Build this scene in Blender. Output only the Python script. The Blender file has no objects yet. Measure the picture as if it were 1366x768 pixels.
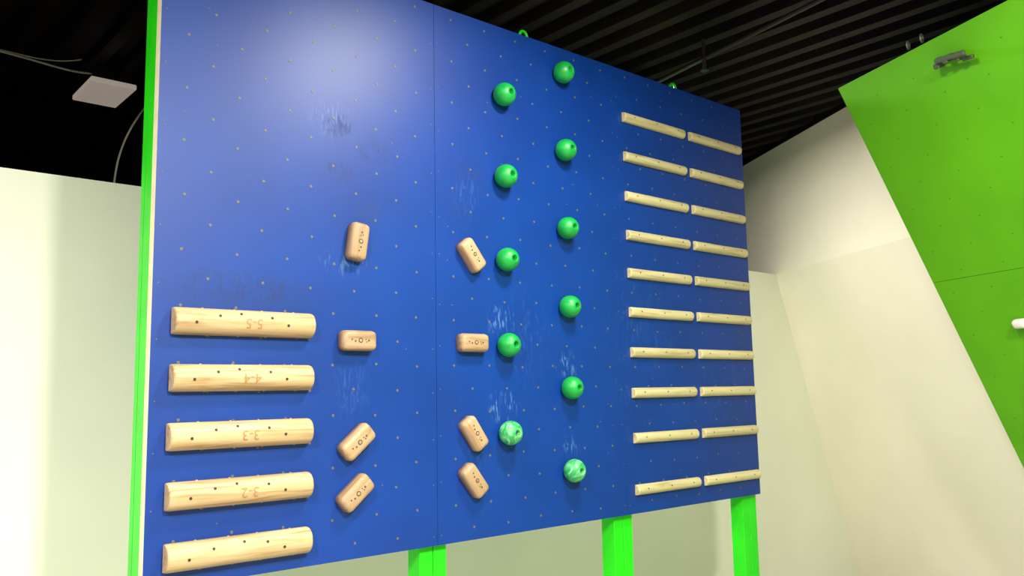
import bpy, bmesh, math, random
from mathutils import Matrix, Vector
random.seed(4)
ZB=1.33
S=bpy.context.scene
try:
    S.view_settings.view_transform='Standard'; S.view_settings.look='None'
except Exception: pass

# ------------------------------------------------------------ helpers
def srgb(r,g,b):
    f=lambda c:(c/255/12.92) if c/255<=.04045 else ((c/255+.055)/1.055)**2.4
    return (f(r),f(g),f(b),1)
def newmat(name,col,rough=.5,metal=0,spec=.5):
    m=bpy.data.materials.new(name); m.use_nodes=True
    b=m.node_tree.nodes['Principled BSDF']
    b.inputs['Base Color'].default_value=col; b.inputs['Roughness'].default_value=rough
    b.inputs['Metallic'].default_value=metal; b.inputs['Specular IOR Level'].default_value=spec
    return m
def N(m,t,**k):
    n=m.node_tree.nodes.new(t)
    for a,v in k.items(): setattr(n,a,v)
    return n
def L(m,a,b): m.node_tree.links.new(a,b)
def noisy(name,c1,c2,scale=(4,4,4),rough=.6,detail=4,lo=.35,hi=.65,metal=0,bump=0,spec=.5,coord='Object',dist=0):
    m=newmat(name,c1,rough,metal,spec); b=m.node_tree.nodes['Principled BSDF']
    tc=N(m,'ShaderNodeTexCoord'); mp=N(m,'ShaderNodeMapping'); mp.inputs['Scale'].default_value=scale
    nz=N(m,'ShaderNodeTexNoise'); nz.inputs['Scale'].default_value=1; nz.inputs['Detail'].default_value=detail; nz.inputs['Distortion'].default_value=dist
    cr=N(m,'ShaderNodeValToRGB'); cr.color_ramp.elements[0].position=lo; cr.color_ramp.elements[1].position=hi
    cr.color_ramp.elements[0].color=c1; cr.color_ramp.elements[1].color=c2
    L(m,tc.outputs[coord],mp.inputs[0]); L(m,mp.outputs[0],nz.inputs['Vector']); L(m,nz.outputs['Fac'],cr.inputs[0]); L(m,cr.outputs[0],b.inputs['Base Color'])
    if bump:
        bp=N(m,'ShaderNodeBump'); bp.inputs['Strength'].default_value=bump; bp.inputs['Distance'].default_value=.01
        L(m,nz.outputs['Fac'],bp.inputs['Height']); L(m,bp.outputs[0],b.inputs['Normal'])
    return m
def mathn(m,op,a,b=None,clamp=False):
    n=N(m,'ShaderNodeMath',operation=op,use_clamp=clamp)
    for i,v in enumerate((a,b)):
        if v is None: continue
        if isinstance(v,(int,float)): n.inputs[i].default_value=v
        else: L(m,v,n.inputs[i])
    return n.outputs[0]
def obj(name,bm,mats,parent=None,smooth=False,mat=None):
    me=bpy.data.meshes.new(name); bm.to_mesh(me); bm.free()
    for mm in mats: me.materials.append(mm)
    if smooth:
        for p in me.polygons: p.use_smooth=True
    o=bpy.data.objects.new(name,me); S.collection.objects.link(o)
    if mat is not None: o.matrix_world=mat
    if parent is not None: o.parent=parent
    return o
def empty(name,mat=Matrix.Identity(4)):
    e=bpy.data.objects.new(name,None); e.empty_display_size=.1; S.collection.objects.link(e); e.matrix_world=mat
    return e
def box(bm,x0,x1,y0,y1,z0,z1,mi=0,bev=0):
    vs=[bm.verts.new(p) for p in [(x0,y0,z0),(x1,y0,z0),(x1,y1,z0),(x0,y1,z0),(x0,y0,z1),(x1,y0,z1),(x1,y1,z1),(x0,y1,z1)]]
    fs=[bm.faces.new([vs[i] for i in q]) for q in [(0,3,2,1),(4,5,6,7),(0,1,5,4),(1,2,6,5),(2,3,7,6),(3,0,4,7)]]
    for f in fs: f.material_index=mi
    if bev:
        es=list({e for f in fs for e in f.edges})
        r=bmesh.ops.bevel(bm,geom=es,offset=bev,segments=3,affect='EDGES',profile=.5)
        for f in r['faces']: f.material_index=mi
    return fs
def prism(bm,pts,dv,mi=0):
    a=[bm.verts.new(p) for p in pts]; b=[bm.verts.new(Vector(p)+Vector(dv)) for p in pts]
    n=len(pts); fs=[bm.faces.new(a),bm.faces.new(b[::-1])]
    for i in range(n): fs.append(bm.faces.new((a[i],b[i],b[(i+1)%n],a[(i+1)%n])))
    for f in fs: f.material_index=mi
    bmesh.ops.recalc_face_normals(bm,faces=bm.faces[:])
def disc(bm,c,r,axis=Vector((0,-1,0)),h=.001,seg=12,mi=0):
    q=Vector((0,0,1)).rotation_difference(axis).to_matrix().to_4x4()
    res=bmesh.ops.create_cone(bm,cap_ends=True,segments=seg,radius1=r,radius2=r*.92,depth=h,matrix=Matrix.Translation(c)@q)
    for v in res['verts']:
        for f in v.link_faces: f.material_index=mi
def lathe(bm,prof,seg=40,mi=0):
    rings=[]
    for p in prof:
        r,y=p[0],p[1]
        if r<1e-6: rings.append([bm.verts.new((0,y,0))])
        else: rings.append([bm.verts.new((r*math.cos(2*math.pi*k/seg),y,r*math.sin(2*math.pi*k/seg))) for k in range(seg)])
    for i in range(len(rings)-1):
        A,B=rings[i],rings[i+1]; m_=prof[i][2] if len(prof[i])>2 else mi
        for k in range(seg):
            k2=(k+1)%seg
            if len(A)==1: f=bm.faces.new((A[0],B[k],B[k2]))
            elif len(B)==1: f=bm.faces.new((A[k],B[0],A[k2]))
            else: f=bm.faces.new((A[k],B[k],B[k2],A[k2]))
            f.material_index=m_; f.smooth=True
def tube(name,pts,r,mat,parent=None,cyc=False):
    cu=bpy.data.curves.new(name,'CURVE'); cu.dimensions='3D'; cu.bevel_depth=r; cu.bevel_resolution=3
    sp=cu.splines.new('NURBS' if len(pts)>2 else 'POLY'); sp.points.add(len(pts)-1)
    for i,p in enumerate(pts): sp.points[i].co=(*p,1)
    if len(pts)>2: sp.order_u=3; sp.use_endpoint_u=not cyc; sp.use_cyclic_u=cyc
    cu.materials.append(mat)
    o=bpy.data.objects.new(name,cu); S.collection.objects.link(o)
    if parent: o.parent=parent
    return o

# ------------------------------------------------------------ materials
M_wall=noisy('wall_paint',srgb(228,233,214),srgb(222,228,209),(1.5,1.5,1.5),.75,3)
M_wallw=noisy('wall_paint_warm',srgb(240,234,218),srgb(234,228,211),(1.5,1.5,1.5),.8,3,spec=.3)
M_floor=noisy('gym_floor',srgb(170,166,154),srgb(150,147,138),(6,6,6),.8,5)
M_deck=noisy('black_metal_deck',(.002,.0013,.0010,1),(.009,.005,.0034,1),(3,1.2,3),.5,4,spec=.10)
M_dark=newmat('dark_plenum',(.003,.0025,.002,1),.9,spec=.1)
M_ply=noisy('plywood_edge',srgb(236,224,198),srgb(222,208,176),(2,2,10),.6,3)
M_green=noisy('green_frame_paint',srgb(34,212,14),srgb(28,200,12),(6,6,6),.45,3)
M_grpanel=noisy('green_panel_paint',srgb(90,168,3),srgb(82,158,2),(2,2,2),.55,3,spec=.35)
M_tnut=newmat('t_nut_steel',srgb(88,90,84),.55,.15)
M_hole=newmat('bolt_hole_dark',srgb(52,36,24),.7)
M_ink=newmat('burnt_ink',srgb(78,70,58),.7)
M_num=newmat('branded_number',srgb(160,120,74),.6)
M_metal=newmat('galvanised_metal',srgb(96,104,84),.4,.5)
M_cable=newmat('white_cable',srgb(200,190,170),.5)
M_pipe=newmat('black_pipe',(.02,.014,.011,1),.5)
M_box=newmat('light_box_added_glow',srgb(226,212,196),.6)
M_box.node_tree.nodes['Principled BSDF'].inputs['Emission Color'].default_value=(1,.82,.72,1)
M_box.node_tree.nodes['Principled BSDF'].inputs['Emission Strength'].default_value=.22  # weak glow added so the dim downward face of the box looks pale
def wood(name,c1,c2,c3):
    m=newmat(name,c1,.5,0,.35); b=m.node_tree.nodes['Principled BSDF']
    tc=N(m,'ShaderNodeTexCoord'); oi=N(m,'ShaderNodeObjectInfo')
    ad=N(m,'ShaderNodeVectorMath',operation='ADD'); sc=N(m,'ShaderNodeVectorMath',operation='SCALE')
    cx=N(m,'ShaderNodeCombineXYZ'); L(m,oi.outputs['Random'],cx.inputs[0]); L(m,oi.outputs['Random'],cx.inputs[2]); L(m,cx.outputs[0],sc.inputs[0]); sc.inputs['Scale'].default_value=7
    L(m,tc.outputs['Object'],ad.inputs[0]); L(m,sc.outputs[0],ad.inputs[1])
    mp=N(m,'ShaderNodeMapping'); mp.inputs['Scale'].default_value=(3,44,44); L(m,ad.outputs[0],mp.inputs[0])
    nz=N(m,'ShaderNodeTexNoise'); nz.inputs['Scale'].default_value=1; nz.inputs['Detail'].default_value=5; nz.inputs['Distortion'].default_value=.9; L(m,mp.outputs[0],nz.inputs['Vector'])
    cr=N(m,'ShaderNodeValToRGB'); e=cr.color_ramp.elements; e[0].position=.3;e[0].color=c1;e[1].position=.70;e[1].color=c3
    k=e.new(.52);k.color=c2
    L(m,nz.outputs['Fac'],cr.inputs[0])
    mx=N(m,'ShaderNodeHueSaturation'); L(m,cr.outputs[0],mx.inputs['Color'])
    L(m,mathn(m,'ADD',mathn(m,'MULTIPLY',oi.outputs['Random'],.18),.84),mx.inputs['Value'])
    L(m,mx.outputs[0],b.inputs['Base Color'])
    return m
M_wood=wood('maple_wood',srgb(202,176,138),srgb(190,162,120),srgb(158,124,84))
M_wood2=wood('beech_wood',srgb(182,154,122),srgb(170,140,106),srgb(140,108,78))
M_slat=wood('pale_slat_wood',srgb(206,196,152),srgb(196,184,138),srgb(166,148,100))
M_ball=noisy('green_resin',srgb(12,154,62),srgb(9,136,52),(20,20,20),.42,3)
M_ballm=noisy('green_marbled_resin',srgb(24,150,72),srgb(130,200,150),(14,26,40),.45,5,lo=.44,hi=.68,dist=1.5)
def blue():
    m=newmat('blue_board_paint',srgb(10,70,160),.45); b=m.node_tree.nodes['Principled BSDF']; b.inputs['Specular IOR Level'].default_value=.42
    tc=N(m,'ShaderNodeTexCoord'); P=tc.outputs['Object']
    def patch(spots):
        tot=None
        for x,z,rx,rz,st in spots:
            s=N(m,'ShaderNodeVectorMath',operation='SUBTRACT'); L(m,P,s.inputs[0]); s.inputs[1].default_value=(x,0,z)
            q=N(m,'ShaderNodeVectorMath',operation='MULTIPLY'); L(m,s.outputs[0],q.inputs[0]); q.inputs[1].default_value=(1/rx,0,1/rz)
            l=N(m,'ShaderNodeVectorMath',operation='LENGTH'); L(m,q.outputs[0],l.inputs[0])
            v=mathn(m,'MULTIPLY',mathn(m,'SUBTRACT',1.0,l.outputs['Value'],True),st)
            tot=v if tot is None else mathn(m,'MAXIMUM',tot,v)
        return tot
    def nz(scale,rot,det,dist):
        mp=N(m,'ShaderNodeMapping'); mp.inputs['Scale'].default_value=scale; mp.inputs['Rotation'].default_value=(0,rot,0); L(m,P,mp.inputs[0])
        n=N(m,'ShaderNodeTexNoise'); n.inputs['Scale'].default_value=1; n.inputs['Detail'].default_value=det; n.inputs['Distortion'].default_value=dist
        L(m,mp.outputs[0],n.inputs['Vector']); return n.outputs['Fac']
    soft=patch([(.34,1.0,.40,.12,2.2)])
    dark=patch([(.33,1.05,.38,.09,1.6),(.73,1.76,.08,.06,2.8),(.74,1.56,.08,.06,2.8),(.9,1.68,.1,.08,1.8),(.87,1.42,.08,.06,1.8),(1.42,1.66,.12,.16,1.1),(1.35,1.5,.1,.12,.8),(1.3,.62,.14,.2,.6),(1.62,.35,.2,.15,.5),(2.06,1.3,.15,.2,.4)])
    n1=nz((60,1,24),.6,5,.4)
    n0=nz((9,1,9),0,3,.2)
    dm=mathn(m,'MULTIPLY',mathn(m,'MULTIPLY',dark,1.0,True),mathn(m,'MULTIPLY',mathn(m,'SUBTRACT',mathn(m,'ADD',mathn(m,'MULTIPLY',n1,.65),mathn(m,'MULTIPLY',n0,.35)),.45,False),7,True),True)
    sf=mathn(m,'MULTIPLY',mathn(m,'MULTIPLY',soft,1.0,True),mathn(m,'MULTIPLY',n0,1.1),True)
    chalk=patch([(.77,1.19,.14,.07,1.5),(.70,1.78,.12,.10,.9),(1.6,.98,.11,.09,2.2),(1.6,.58,.11,.09,2.2),(2.03,.78,.1,.08,2.0),(2.03,.37,.08,.08,1.2),(.8,.66,.1,.15,.5),(1.4,1.55,.1,.15,.4),(1.75,.9,.2,.3,.3),(1.42,.38,.1,.1,.6),(2.6,.9,.4,.6,.3),(3.3,.7,.4,.5,.3)])
    n2=nz((70,1,14),-.35,5,1.2)
    cm=mathn(m,'MULTIPLY',chalk,mathn(m,'MULTIPLY',mathn(m,'SUBTRACT',n2,.53,False),7,True),True)
    n3=nz((2.2,1,2.2),0,4,0)
    cr=N(m,'ShaderNodeValToRGB'); cr.color_ramp.elements[0].color=srgb(0,46,124); cr.color_ramp.elements[1].color=srgb(0,51,134)
    cr.color_ramp.elements[0].position=.35;cr.color_ramp.elements[1].position=.65
    L(m,n3,cr.inputs[0])
    a=N(m,'ShaderNodeMixRGB'); L(m,mathn(m,'ADD',mathn(m,'MULTIPLY',dm,.38),mathn(m,'MULTIPLY',sf,.28),True),a.inputs[0]); L(m,cr.outputs[0],a.inputs[1]); a.inputs[2].default_value=srgb(3,24,70)
    c=N(m,'ShaderNodeMixRGB'); L(m,mathn(m,'MULTIPLY',cm,.42),c.inputs[0]); L(m,a.outputs[0],c.inputs[1]); c.inputs[2].default_value=srgb(100,140,190)
    L(m,c.outputs[0],b.inputs['Base Color'])
    L(m,mathn(m,'ADD',mathn(m,'MULTIPLY',dm,.12),.45),b.inputs['Roughness'])
    return m
M_blue=blue()

# ------------------------------------------------------------ room shell
ZT=2.962; ZD=4.10
A=Vector((.492,.870,0)).normalized(); SL=.399
def slant_x(z): return 5.596+SL*(ZT-z)
bm=bmesh.new(); prism(bm,[(-6,1.0,0),(slant_x(0),1.0,0),(5.596,1.0,ZT),(-6,1.0,ZT)],(0,.12,0)); obj('wall_back',bm,[M_wall])
bm=bmesh.new()
E=9.0
q0=Vector((slant_x(0),1.0,0)); q1=Vector((5.596,1.0,ZT))
prism(bm,[q0,q1,q1-A*E,q0-A*E],(.10,-.05,0)); obj('wall_right',bm,[M_wallw])
bm=bmesh.new()
u0=q1-A*E; u1=q1+A*9
n=Vector((A.y,-A.x,0))*.12
prism(bm,[u0,u1,(u1.x,u1.y,ZD+.1),(u0.x,u0.y,ZD+.1)],n)
w0=q1+A*.15
prism(bm,[(w0.x,w0.y,0),(u1.x,u1.y,0),(u1.x,u1.y,ZT),(w0.x,w0.y,ZT)],n)
obj('wall_right_upper',bm,[M_wallw])
bm=bmesh.new()
o_=Vector((A.y,-A.x,0))*-.02
prism(bm,[u0+o_+Vector((0,0,ZD-ZT-.03)),u1+o_+Vector((0,0,ZD-ZT-.03)),u1+o_+Vector((0,0,ZD-ZT+.08)),u0+o_+Vector((0,0,ZD-ZT+.08))],-o_*.9)
obj('trim_1',bm,[M_dark])
bm=bmesh.new(); box(bm,-6,11,-8,9,-.1,0); obj('floor',bm,[M_floor])
bm=bmesh.new(); box(bm,-6,11,8.9,9,0,ZD+.1); obj('wall_far',bm,[M_dark])
bm=bmesh.new(); prof=[]; x=-6; per=.20
while x<11:
    prof+= [(x,ZD),(x+.075,ZD),(x+.095,ZD+.06),(x+.18,ZD+.06)]; x+=per
f=[bm.verts.new((a,-8,b)) for a,b in prof]; g_=[bm.verts.new((a,9,b)) for a,b in prof]
for i in range(len(prof)-1): bm.faces.new((f[i],g_[i],g_[i+1],f[i+1]))
obj('ceiling',bm,[M_deck])
bm=bmesh.new()
for yy in (-5.5,3.6,6.2):
    box(bm,-6,11,yy,yy+.1,ZD-.03,ZD-.002)
box(bm,-6,11,-8,9,ZD+.07,ZD+.09)
obj('ceiling_joists',bm,[M_dark])

# ------------------------------------------------------------ blue climbing board
board=empty('blue_climbing_board',Matrix.Translation((0,0,ZB)))
H=2.44; PW=1.22
GAP=[0,.0009,.00015,0]
for i in range(3):
    bm=bmesh.new(); x0=i*PW+GAP[i]; x1=(i+1)*PW-GAP[i+1]
    fs=box(bm,x0,x1,0,.045,0,H,0); fs[5].material_index=1 if i==0 else 0
    obj('panel_%d'%(i+1),bm,[M_blue,M_ply],board)
bm=bmesh.new()
box(bm,0,.04,.046,.12,0,H,0,.003); box(bm,3.62,3.66,.046,.12,0,H,0,.003)
for zz in (0,.8,1.6,H-.04): box(bm,.041,3.619,.046,.12,zz,zz+.04)
obj('frame',bm,[M_green],board)
bm=bmesh.new()
for a in (.0,1.15,2.37,3.52):
    box(bm,a,a+.068,.035,.125,-ZB,-.001,0,.003); box(bm,a+.071,a+.14,.035,.125,-ZB,-.001,0,.003)
    box(bm,a,a+.14,.122,.16,-.001,H)
obj('posts',bm,[M_green],board)
def tnuts(bm,w,h,p=.2033,xo=.1,zo=.1,r=.0062):
    j=0; z=zo
    while z<h-.02:
        x=xo if j%2==0 else xo+p/2
        if x>p: x-=p
        while x<w-.02:
            if .03<(x%PW)<PW-.03: disc(bm,Vector((x+random.uniform(-.005,.005),-.0004,z+random.uniform(-.005,.005))),r,h=.0012,mi=0,seg=10)
            x+=p
        z+=p/2; j+=1
bm=bmesh.new(); tnuts(bm,3.66,H,xo=.2,zo=.057); obj('t_nuts',bm,[M_tnut],board)
bm=bmesh.new()
for _ in range(46):
    disc(bm,Vector((random.uniform(.05,3.6),-.0004,random.uniform(.05,2.4))),.0032,h=.001,seg=8)
for zz in [.05+.2*k for k in range(12)]:
    for xx in (.02,1.2,1.24,2.42,2.46,3.64): disc(bm,Vector((xx,-.0004,zz+random.uniform(-.02,.02))),.003,h=.001,seg=8)
obj('screw_heads',bm,[M_tnut],board)
for k,x in enumerate((1.83,3.05)):
    tube('lifting_eye_%d'%(k+1),[(x+.026*math.cos(t*math.pi/5),.06,H+.03+.028*math.sin(t*math.pi/5)) for t in range(10)],.008,M_green,board,True)

def hold_mat(x,z,ang=0,y=-.0015): return Matrix.Translation((x,y,z+ZB))@Matrix.Rotation(ang,4,'Y')
def dbar(name,x0,x1,z,h,d,mat,ang=0):
    bm=bmesh.new(); Lh=(x1-x0)/2; n=18
    prof=[]
    for k in range(n+1):
        t=math.pi*k/n; zz=-h/2*math.cos(t); prof.append((min(0,-d*abs(math.sin(t))**.8),zz))
    xs=[-Lh,-Lh+.002,-Lh+.006,-Lh+.012]+[-Lh+.012+(2*Lh-.024)*k/10 for k in range(1,10)]+[Lh-.012,Lh-.006,Lh-.002,Lh]
    sc=[.86,.93,.98,1]+[1]*9+[1,.98,.93,.86]
    rings=[[bm.verts.new((xx,yy*s,zz*(.5+.5*s) )) for yy,zz in prof] for xx,s in zip(xs,sc)]
    for a,b in zip(rings,rings[1:]):
        for k in range(n):
            f=bm.faces.new((a[k],b[k],b[k+1],a[k+1])); f.smooth=True
        bm.faces.new((a[0],a[n],b[n],b[0]))
    bm.faces.new(rings[0]); bm.faces.new(rings[-1][::-1])
    bmesh.ops.recalc_face_normals(bm,faces=bm.faces[:])
    def sy(zz):
        c=max(-1,min(1,-zz/(h/2))); t=math.acos(c); return -d*abs(math.sin(t))**.8
    o=obj(name,bm,[mat],None,False,hold_mat((x0+x1)/2,z,ang))
    return o,sy
BIG=[(.068,.607,.919,'5-5'),(.066,.603,.717,'4-4'),(.062,.602,.512,'3-3'),(.063,.604,.308,'3-2'),(.064,.603,.102,'')]
for x0,x1,z,t in BIG:
    o,sy=dbar('wooden_rail_hold',x0,x1,z,.098,.058,M_wood)
    Lb=x1-x0
    bm=bmesh.new()
    for fx,zz in ((.13,-.006),(.29,.020),(.44,.030) if t else (.5,.03),(.66,.020),(.78,-.006)):
        yy=sy(zz); e=.002; sl=(sy(zz+e)-sy(zz-e))/(2*e)
        nrm=Vector((0,-1,sl)).normalized()
        disc(bm,Vector(((fx-.5)*Lb,yy,zz)),.0055,nrm,.003,14)
    obj('bolt_holes',bm,[M_hole],o,False)
    bm=bmesh.new()
    for fx in (.2,.42,.62,.86):
        disc(bm,Vector(((fx-.5)*Lb,-.006,.047)),.004,Vector((0,0,1)),.008,10); disc(bm,Vector(((fx-.47)*Lb,-.006,-.047)),.004,Vector((0,0,1)),.008,10)
    obj('dowel_pegs',bm,[M_wood],o)
    if t:
        cu=bpy.data.curves.new('numtxt','FONT'); cu.body=t; cu.size=.052; cu.align_x='CENTER'; cu.align_y='CENTER'
        to=bpy.data.objects.new('tmp',cu); S.collection.objects.link(to); bpy.context.view_layer.update()
        me=bpy.data.meshes.new_from_object(to.evaluated_get(bpy.context.evaluated_depsgraph_get())); bpy.data.objects.remove(to)
        b2=bmesh.new(); b2.from_mesh(me)
        bmesh.ops.triangulate(b2,faces=b2.faces[:]); bmesh.ops.subdivide_edges(b2,edges=b2.edges[:],cuts=2)
        for v in b2.verts:
            X,Z=-v.co.x,-v.co.y; v.co=(X+.015,sy(Z-.002)-.0012,Z-.002)
        obj('branded_number',b2,[M_num],o)
ROWZ=[2.16,1.935,1.71,1.492,1.281,1.067,.849,.631,.392,.122]
for i,z in enumerate(ROWZ):
    for x0,x1 in ((2.502,3.041),(3.096+i*.0005,3.617+i*.0025)):
        o,sy=dbar('wooden_slat_hold',x0,x1,z,.056,.03,M_slat)
        bm=bmesh.new()
        for fx in (.14,.5,.86): disc(bm,Vector(((fx-.5)*(x1-x0),sy(.004)-.0003,.004)),.004,h=.002)
        obj('bolt_holes',bm,[M_hole],o)
def pinch(x,z,ang,l=.158,w=.082):
    bm=bmesh.new(); box(bm,-l/2,l/2,-.052,0,-w/2,w/2,0)
    es=[e for e in bm.edges if not all(abs(v.co.y)<1e-6 for v in e.verts)]
    bmesh.ops.bevel(bm,geom=es,offset=.021,segments=6,affect='EDGES',profile=.5)
    for f in bm.faces: f.smooth=True
    o=obj('wooden_pinch_hold',bm,[M_wood2],None,False,hold_mat(x,z,-ang))
    bm=bmesh.new()
    for dx,dz,r in ((-.042,.003,.004),(-.026,-.003,.0045),(-.002,0,.011),(.022,.004,.003),(.026,-.006,.003),(.036,.0,.005)):
        disc(bm,Vector((dx,-.0522,dz)),r,h=.0008,seg=16)
    obj('printed_mark',bm,[M_ink],o)
    bm=bmesh.new(); disc(bm,Vector((-.002,-.0530,0)),.006,h=.001); obj('bolt_head',bm,[M_wood2],o)
d=math.radians
for x,z,a in ((.807,1.275,d(82)),(.809,.866,d(0)),(.807,.460,d(40)),(.801,.260,d(40)),(1.405,1.274,d(-52)),(1.407,.872,0),(1.405,.466,d(-55)),(1.401,.260,d(-52))): pinch(x,z,a)
def ball(x,z,mat,r=.056):
    bm=bmesh.new(); cy=-.042; prof=[]
    n=20; hr=.0155
    a1=math.pi-math.asin(hr/r)
    prof.append((0,0,0))
    th0=math.acos(max(-1,min(1,.042/r)))
    for k in range(n+1):
        th=th0+(a1-th0)*k/n; prof.append((r*math.sin(th),cy+r*math.cos(th),0))
    yt=cy+r*math.cos(a1)
    prof+= [(hr*.9,yt+.003,0),(hr*.86,yt+.03,1),(0,yt+.03,1)]
    lathe(bm,prof); bmesh.ops.recalc_face_normals(bm,faces=bm.faces[:])
    return obj('green_ball_hold',bm,[mat,M_ink],None,False,hold_mat(x,z,random.uniform(0,6)))
for i,z in enumerate((2.08,1.675,1.27,.866,.46)): ball(1.607,z,M_ballm if i==4 else M_ball)
for i,z in enumerate((2.29,1.875,1.468,1.068,.663,.26)): ball(2.015,z,M_ballm if i>=5 else M_ball)

# ------------------------------------------------------------ green overhanging wall
Q0=Vector((3.429,-.795,2.304+ZB)); g=Vector((.394,.919,0)).normalized(); e=Vector((.418,-.179,-.891)); e=(e-g*e.dot(g)).normalized()
X=-g; Z=-e; Y=Z.cross(X)
MG=Matrix(((X.x,Y.x,Z.x,Q0.x),(X.y,Y.y,Z.y,Q0.y),(X.z,Y.z,Z.z,Q0.z),(0,0,0,1)))
gw=empty('green_climbing_wall',MG)
def gobj(n,bm,m): return obj(n,bm,m,gw)
M_gedge=newmat('dark_edge',srgb(70,54,30),.7)
for j,(a,b) in enumerate(((0,-1.22),(-1.222,-2.44),(-2.442,-3.66),(-3.662,-4.0))):
    for i in range(2):
        bm=bmesh.new(); fs=box(bm,i*2.44+(.001 if i else 0),(i+1)*2.44-.001,0,.02,b,a,1); fs[2].material_index=0
        gobj('panel_%d_%d'%(j+1,i+1),bm,[M_grpanel,M_gedge])
bm=bmesh.new()
for a in (0.02,1.2,2.4,3.6,4.8): box(bm,a,a+.04,.022,.11,-3.95,-.02)
box(bm,.02,4.84,.111,.15,-.1,-.06)
gobj('frame',bm,[M_dark])
bm=bmesh.new()
tnuts(bm,4.8,4.0,.26,r=.0045); bmesh.ops.translate(bm,verts=bm.verts[:],vec=(0,0,-4.0)); gobj('t_nuts',bm,[newmat('t_nut_dark',srgb(66,120,14),.5)])
hk=empty('metal_bracket_hold',MG@Matrix.Translation((.76,0,-.12))@Matrix.Rotation(math.radians(8),4,'Y'))
bm=bmesh.new(); box(bm,-.10,.06,-.014,0,-.018,.018,0,.006); box(bm,-.09,-.055,-.055,-.012,-.03,-.004,0,.006); box(bm,-.02,.01,-.07,-.012,-.012,.022,0,.006); box(bm,.04,.065,-.06,-.012,-.02,.01,0,.006)
box(bm,-.06,.11,-.072,-.058,.0,.022,0,.006); box(bm,.06,.12,-.04,-.025,-.03,-.01,0,.005)
obj('bracket',bm,[M_metal],hk)
bm=bmesh.new(); box(bm,-.03,.05,-.045,0,-.025,.025,0,.018)
for f in bm.faces: f.smooth=True
obj('white_jug_hold',bm,[newmat('white_resin',srgb(225,215,205),.4)],None,False,MG@Matrix.Translation((.43,0,-1.51)))
for k in range(2):
    c=MG@Vector((.52+k*.09,.03,.03))
    tube('eye',[ (c.x+.015*math.cos(t*.628),c.y,c.z+.02*math.sin(t*.628)) for t in range(10)],.005,M_metal,None,True).name='eye_bolt'

# ------------------------------------------------------------ ceiling services
cb=empty('ceiling_cable')
tube('run',[(-1.2,2.3,4.0),(-.13,2.35,3.97),(.21,2.38,3.95),(.31,2.40,3.96),(.45,2.7,4.08)],.006,M_cable,cb)
tube('run_2',[(-1.2,2.36,4.02),(-.13,2.38,3.985),(.18,2.38,3.98),(.31,2.42,4.05)],.004,M_cable,cb)
tube('drop',[(.9,2.9,4.09),(.81,2.78,3.97),(.62,2.58,3.65),(.54,2.5,3.35),(.53,2.5,2.6),(.53,2.5,1.5)],.006,M_cable,cb)
bm=bmesh.new(); box(bm,.37,.64,2.42,2.86,3.93,3.965,0,.008); box(bm,.44,.58,2.6,2.73,3.966,4.10,1)
obj('ceiling_light_panel',bm,[M_box,M_dark])
sp=empty('sprinkler_pipe')
dp=Vector((3.21-3.02,.13+.86,0)).normalized()
a=Vector((3.02,-.86,3.97))-dp*4; b=Vector((3.21,.13,3.97))+dp*5
tube('pipe',[a,b],.014,M_pipe,sp)
bm=bmesh.new(); disc(bm,Vector((3.16,-.10,3.93)),.012,Vector((0,0,1)),.08); disc(bm,Vector((3.16,-.10,3.89)),.026,Vector((0,0,1)),.006)
disc(bm,Vector((3.16,-.10,4.03)),.01,Vector((0,0,1)),.12)
obj('sprinkler_head',bm,[M_pipe],sp)

# ------------------------------------------------------------ lights
def lamp(x,y,z,size,power,col=(1,.95,.84),tgt=None,spread=None):
    l=bpy.data.lights.new('lamp','AREA'); l.shape='DISK'; l.size=size; l.energy=power; l.color=col
    if spread: l.spread=math.radians(spread)
    par=empty('key_or_fill_light',Matrix.Translation((x,y,z)))  # first light is inferred from the board's sheen; the others are added fills
    o=bpy.data.objects.new('area_source',l); S.collection.objects.link(o); o.parent=par
    if tgt: o.rotation_euler=(Vector(tgt)-Vector((x,y,z))).to_track_quat('-Z','Y').to_euler()
    bm=bmesh.new()
    r=size/2+.03
    bmesh.ops.create_cone(bm,cap_ends=True,segments=32,radius1=r,radius2=r*.8,depth=.08,matrix=Matrix.Translation((0,0,.06 if not tgt else .14)))
    obj('housing',bm,[M_dark],par)  # housing is built round the added fills too
lamp(1.42,-1.35,3.98,.42,100)
lamp(-2.0,-2.8,3.98,.5,340)  # added general fill, no known fixture here
lamp(.4,-3.6,3.98,.35,430)  # added fill to brighten the back wall right of the board
lamp(3.25,.6,3.93,.2,75)  # added fill hidden behind the board, lifts the right-hand walls
lamp(-2.4,-.5,3.9,.4,60)  # added fill to brighten the left end of the back wall
w=bpy.data.worlds.new('w'); S.world=w; w.use_nodes=True
w.node_tree.nodes['Background'].inputs[0].default_value=(1,.95,.86,1); w.node_tree.nodes['Background'].inputs[1].default_value=.3

# ------------------------------------------------------------ camera
C=Vector((-.97978,-3.05687,.63895+ZB)); yaw,pitch,roll,fp=.71395,.12392,-.01916,1132.99
f=Vector((math.sin(yaw)*math.cos(pitch),math.cos(yaw)*math.cos(pitch),math.sin(pitch)))
r=Vector((math.cos(yaw),-math.sin(yaw),0)); u=r.cross(f)
c,s=math.cos(roll),math.sin(roll); r2=c*r+s*u; u2=-s*r+c*u
cam=bpy.data.cameras.new('cam'); co=bpy.data.objects.new('camera',cam); S.collection.objects.link(co)
cam.sensor_width=36; cam.lens=fp/1366*36; cam.clip_start=.05
co.matrix_world=Matrix(((r2.x,u2.x,-f.x,C.x),(r2.y,u2.y,-f.y,C.y),(r2.z,u2.z,-f.z,C.z),(0,0,0,1)))
S.camera=co
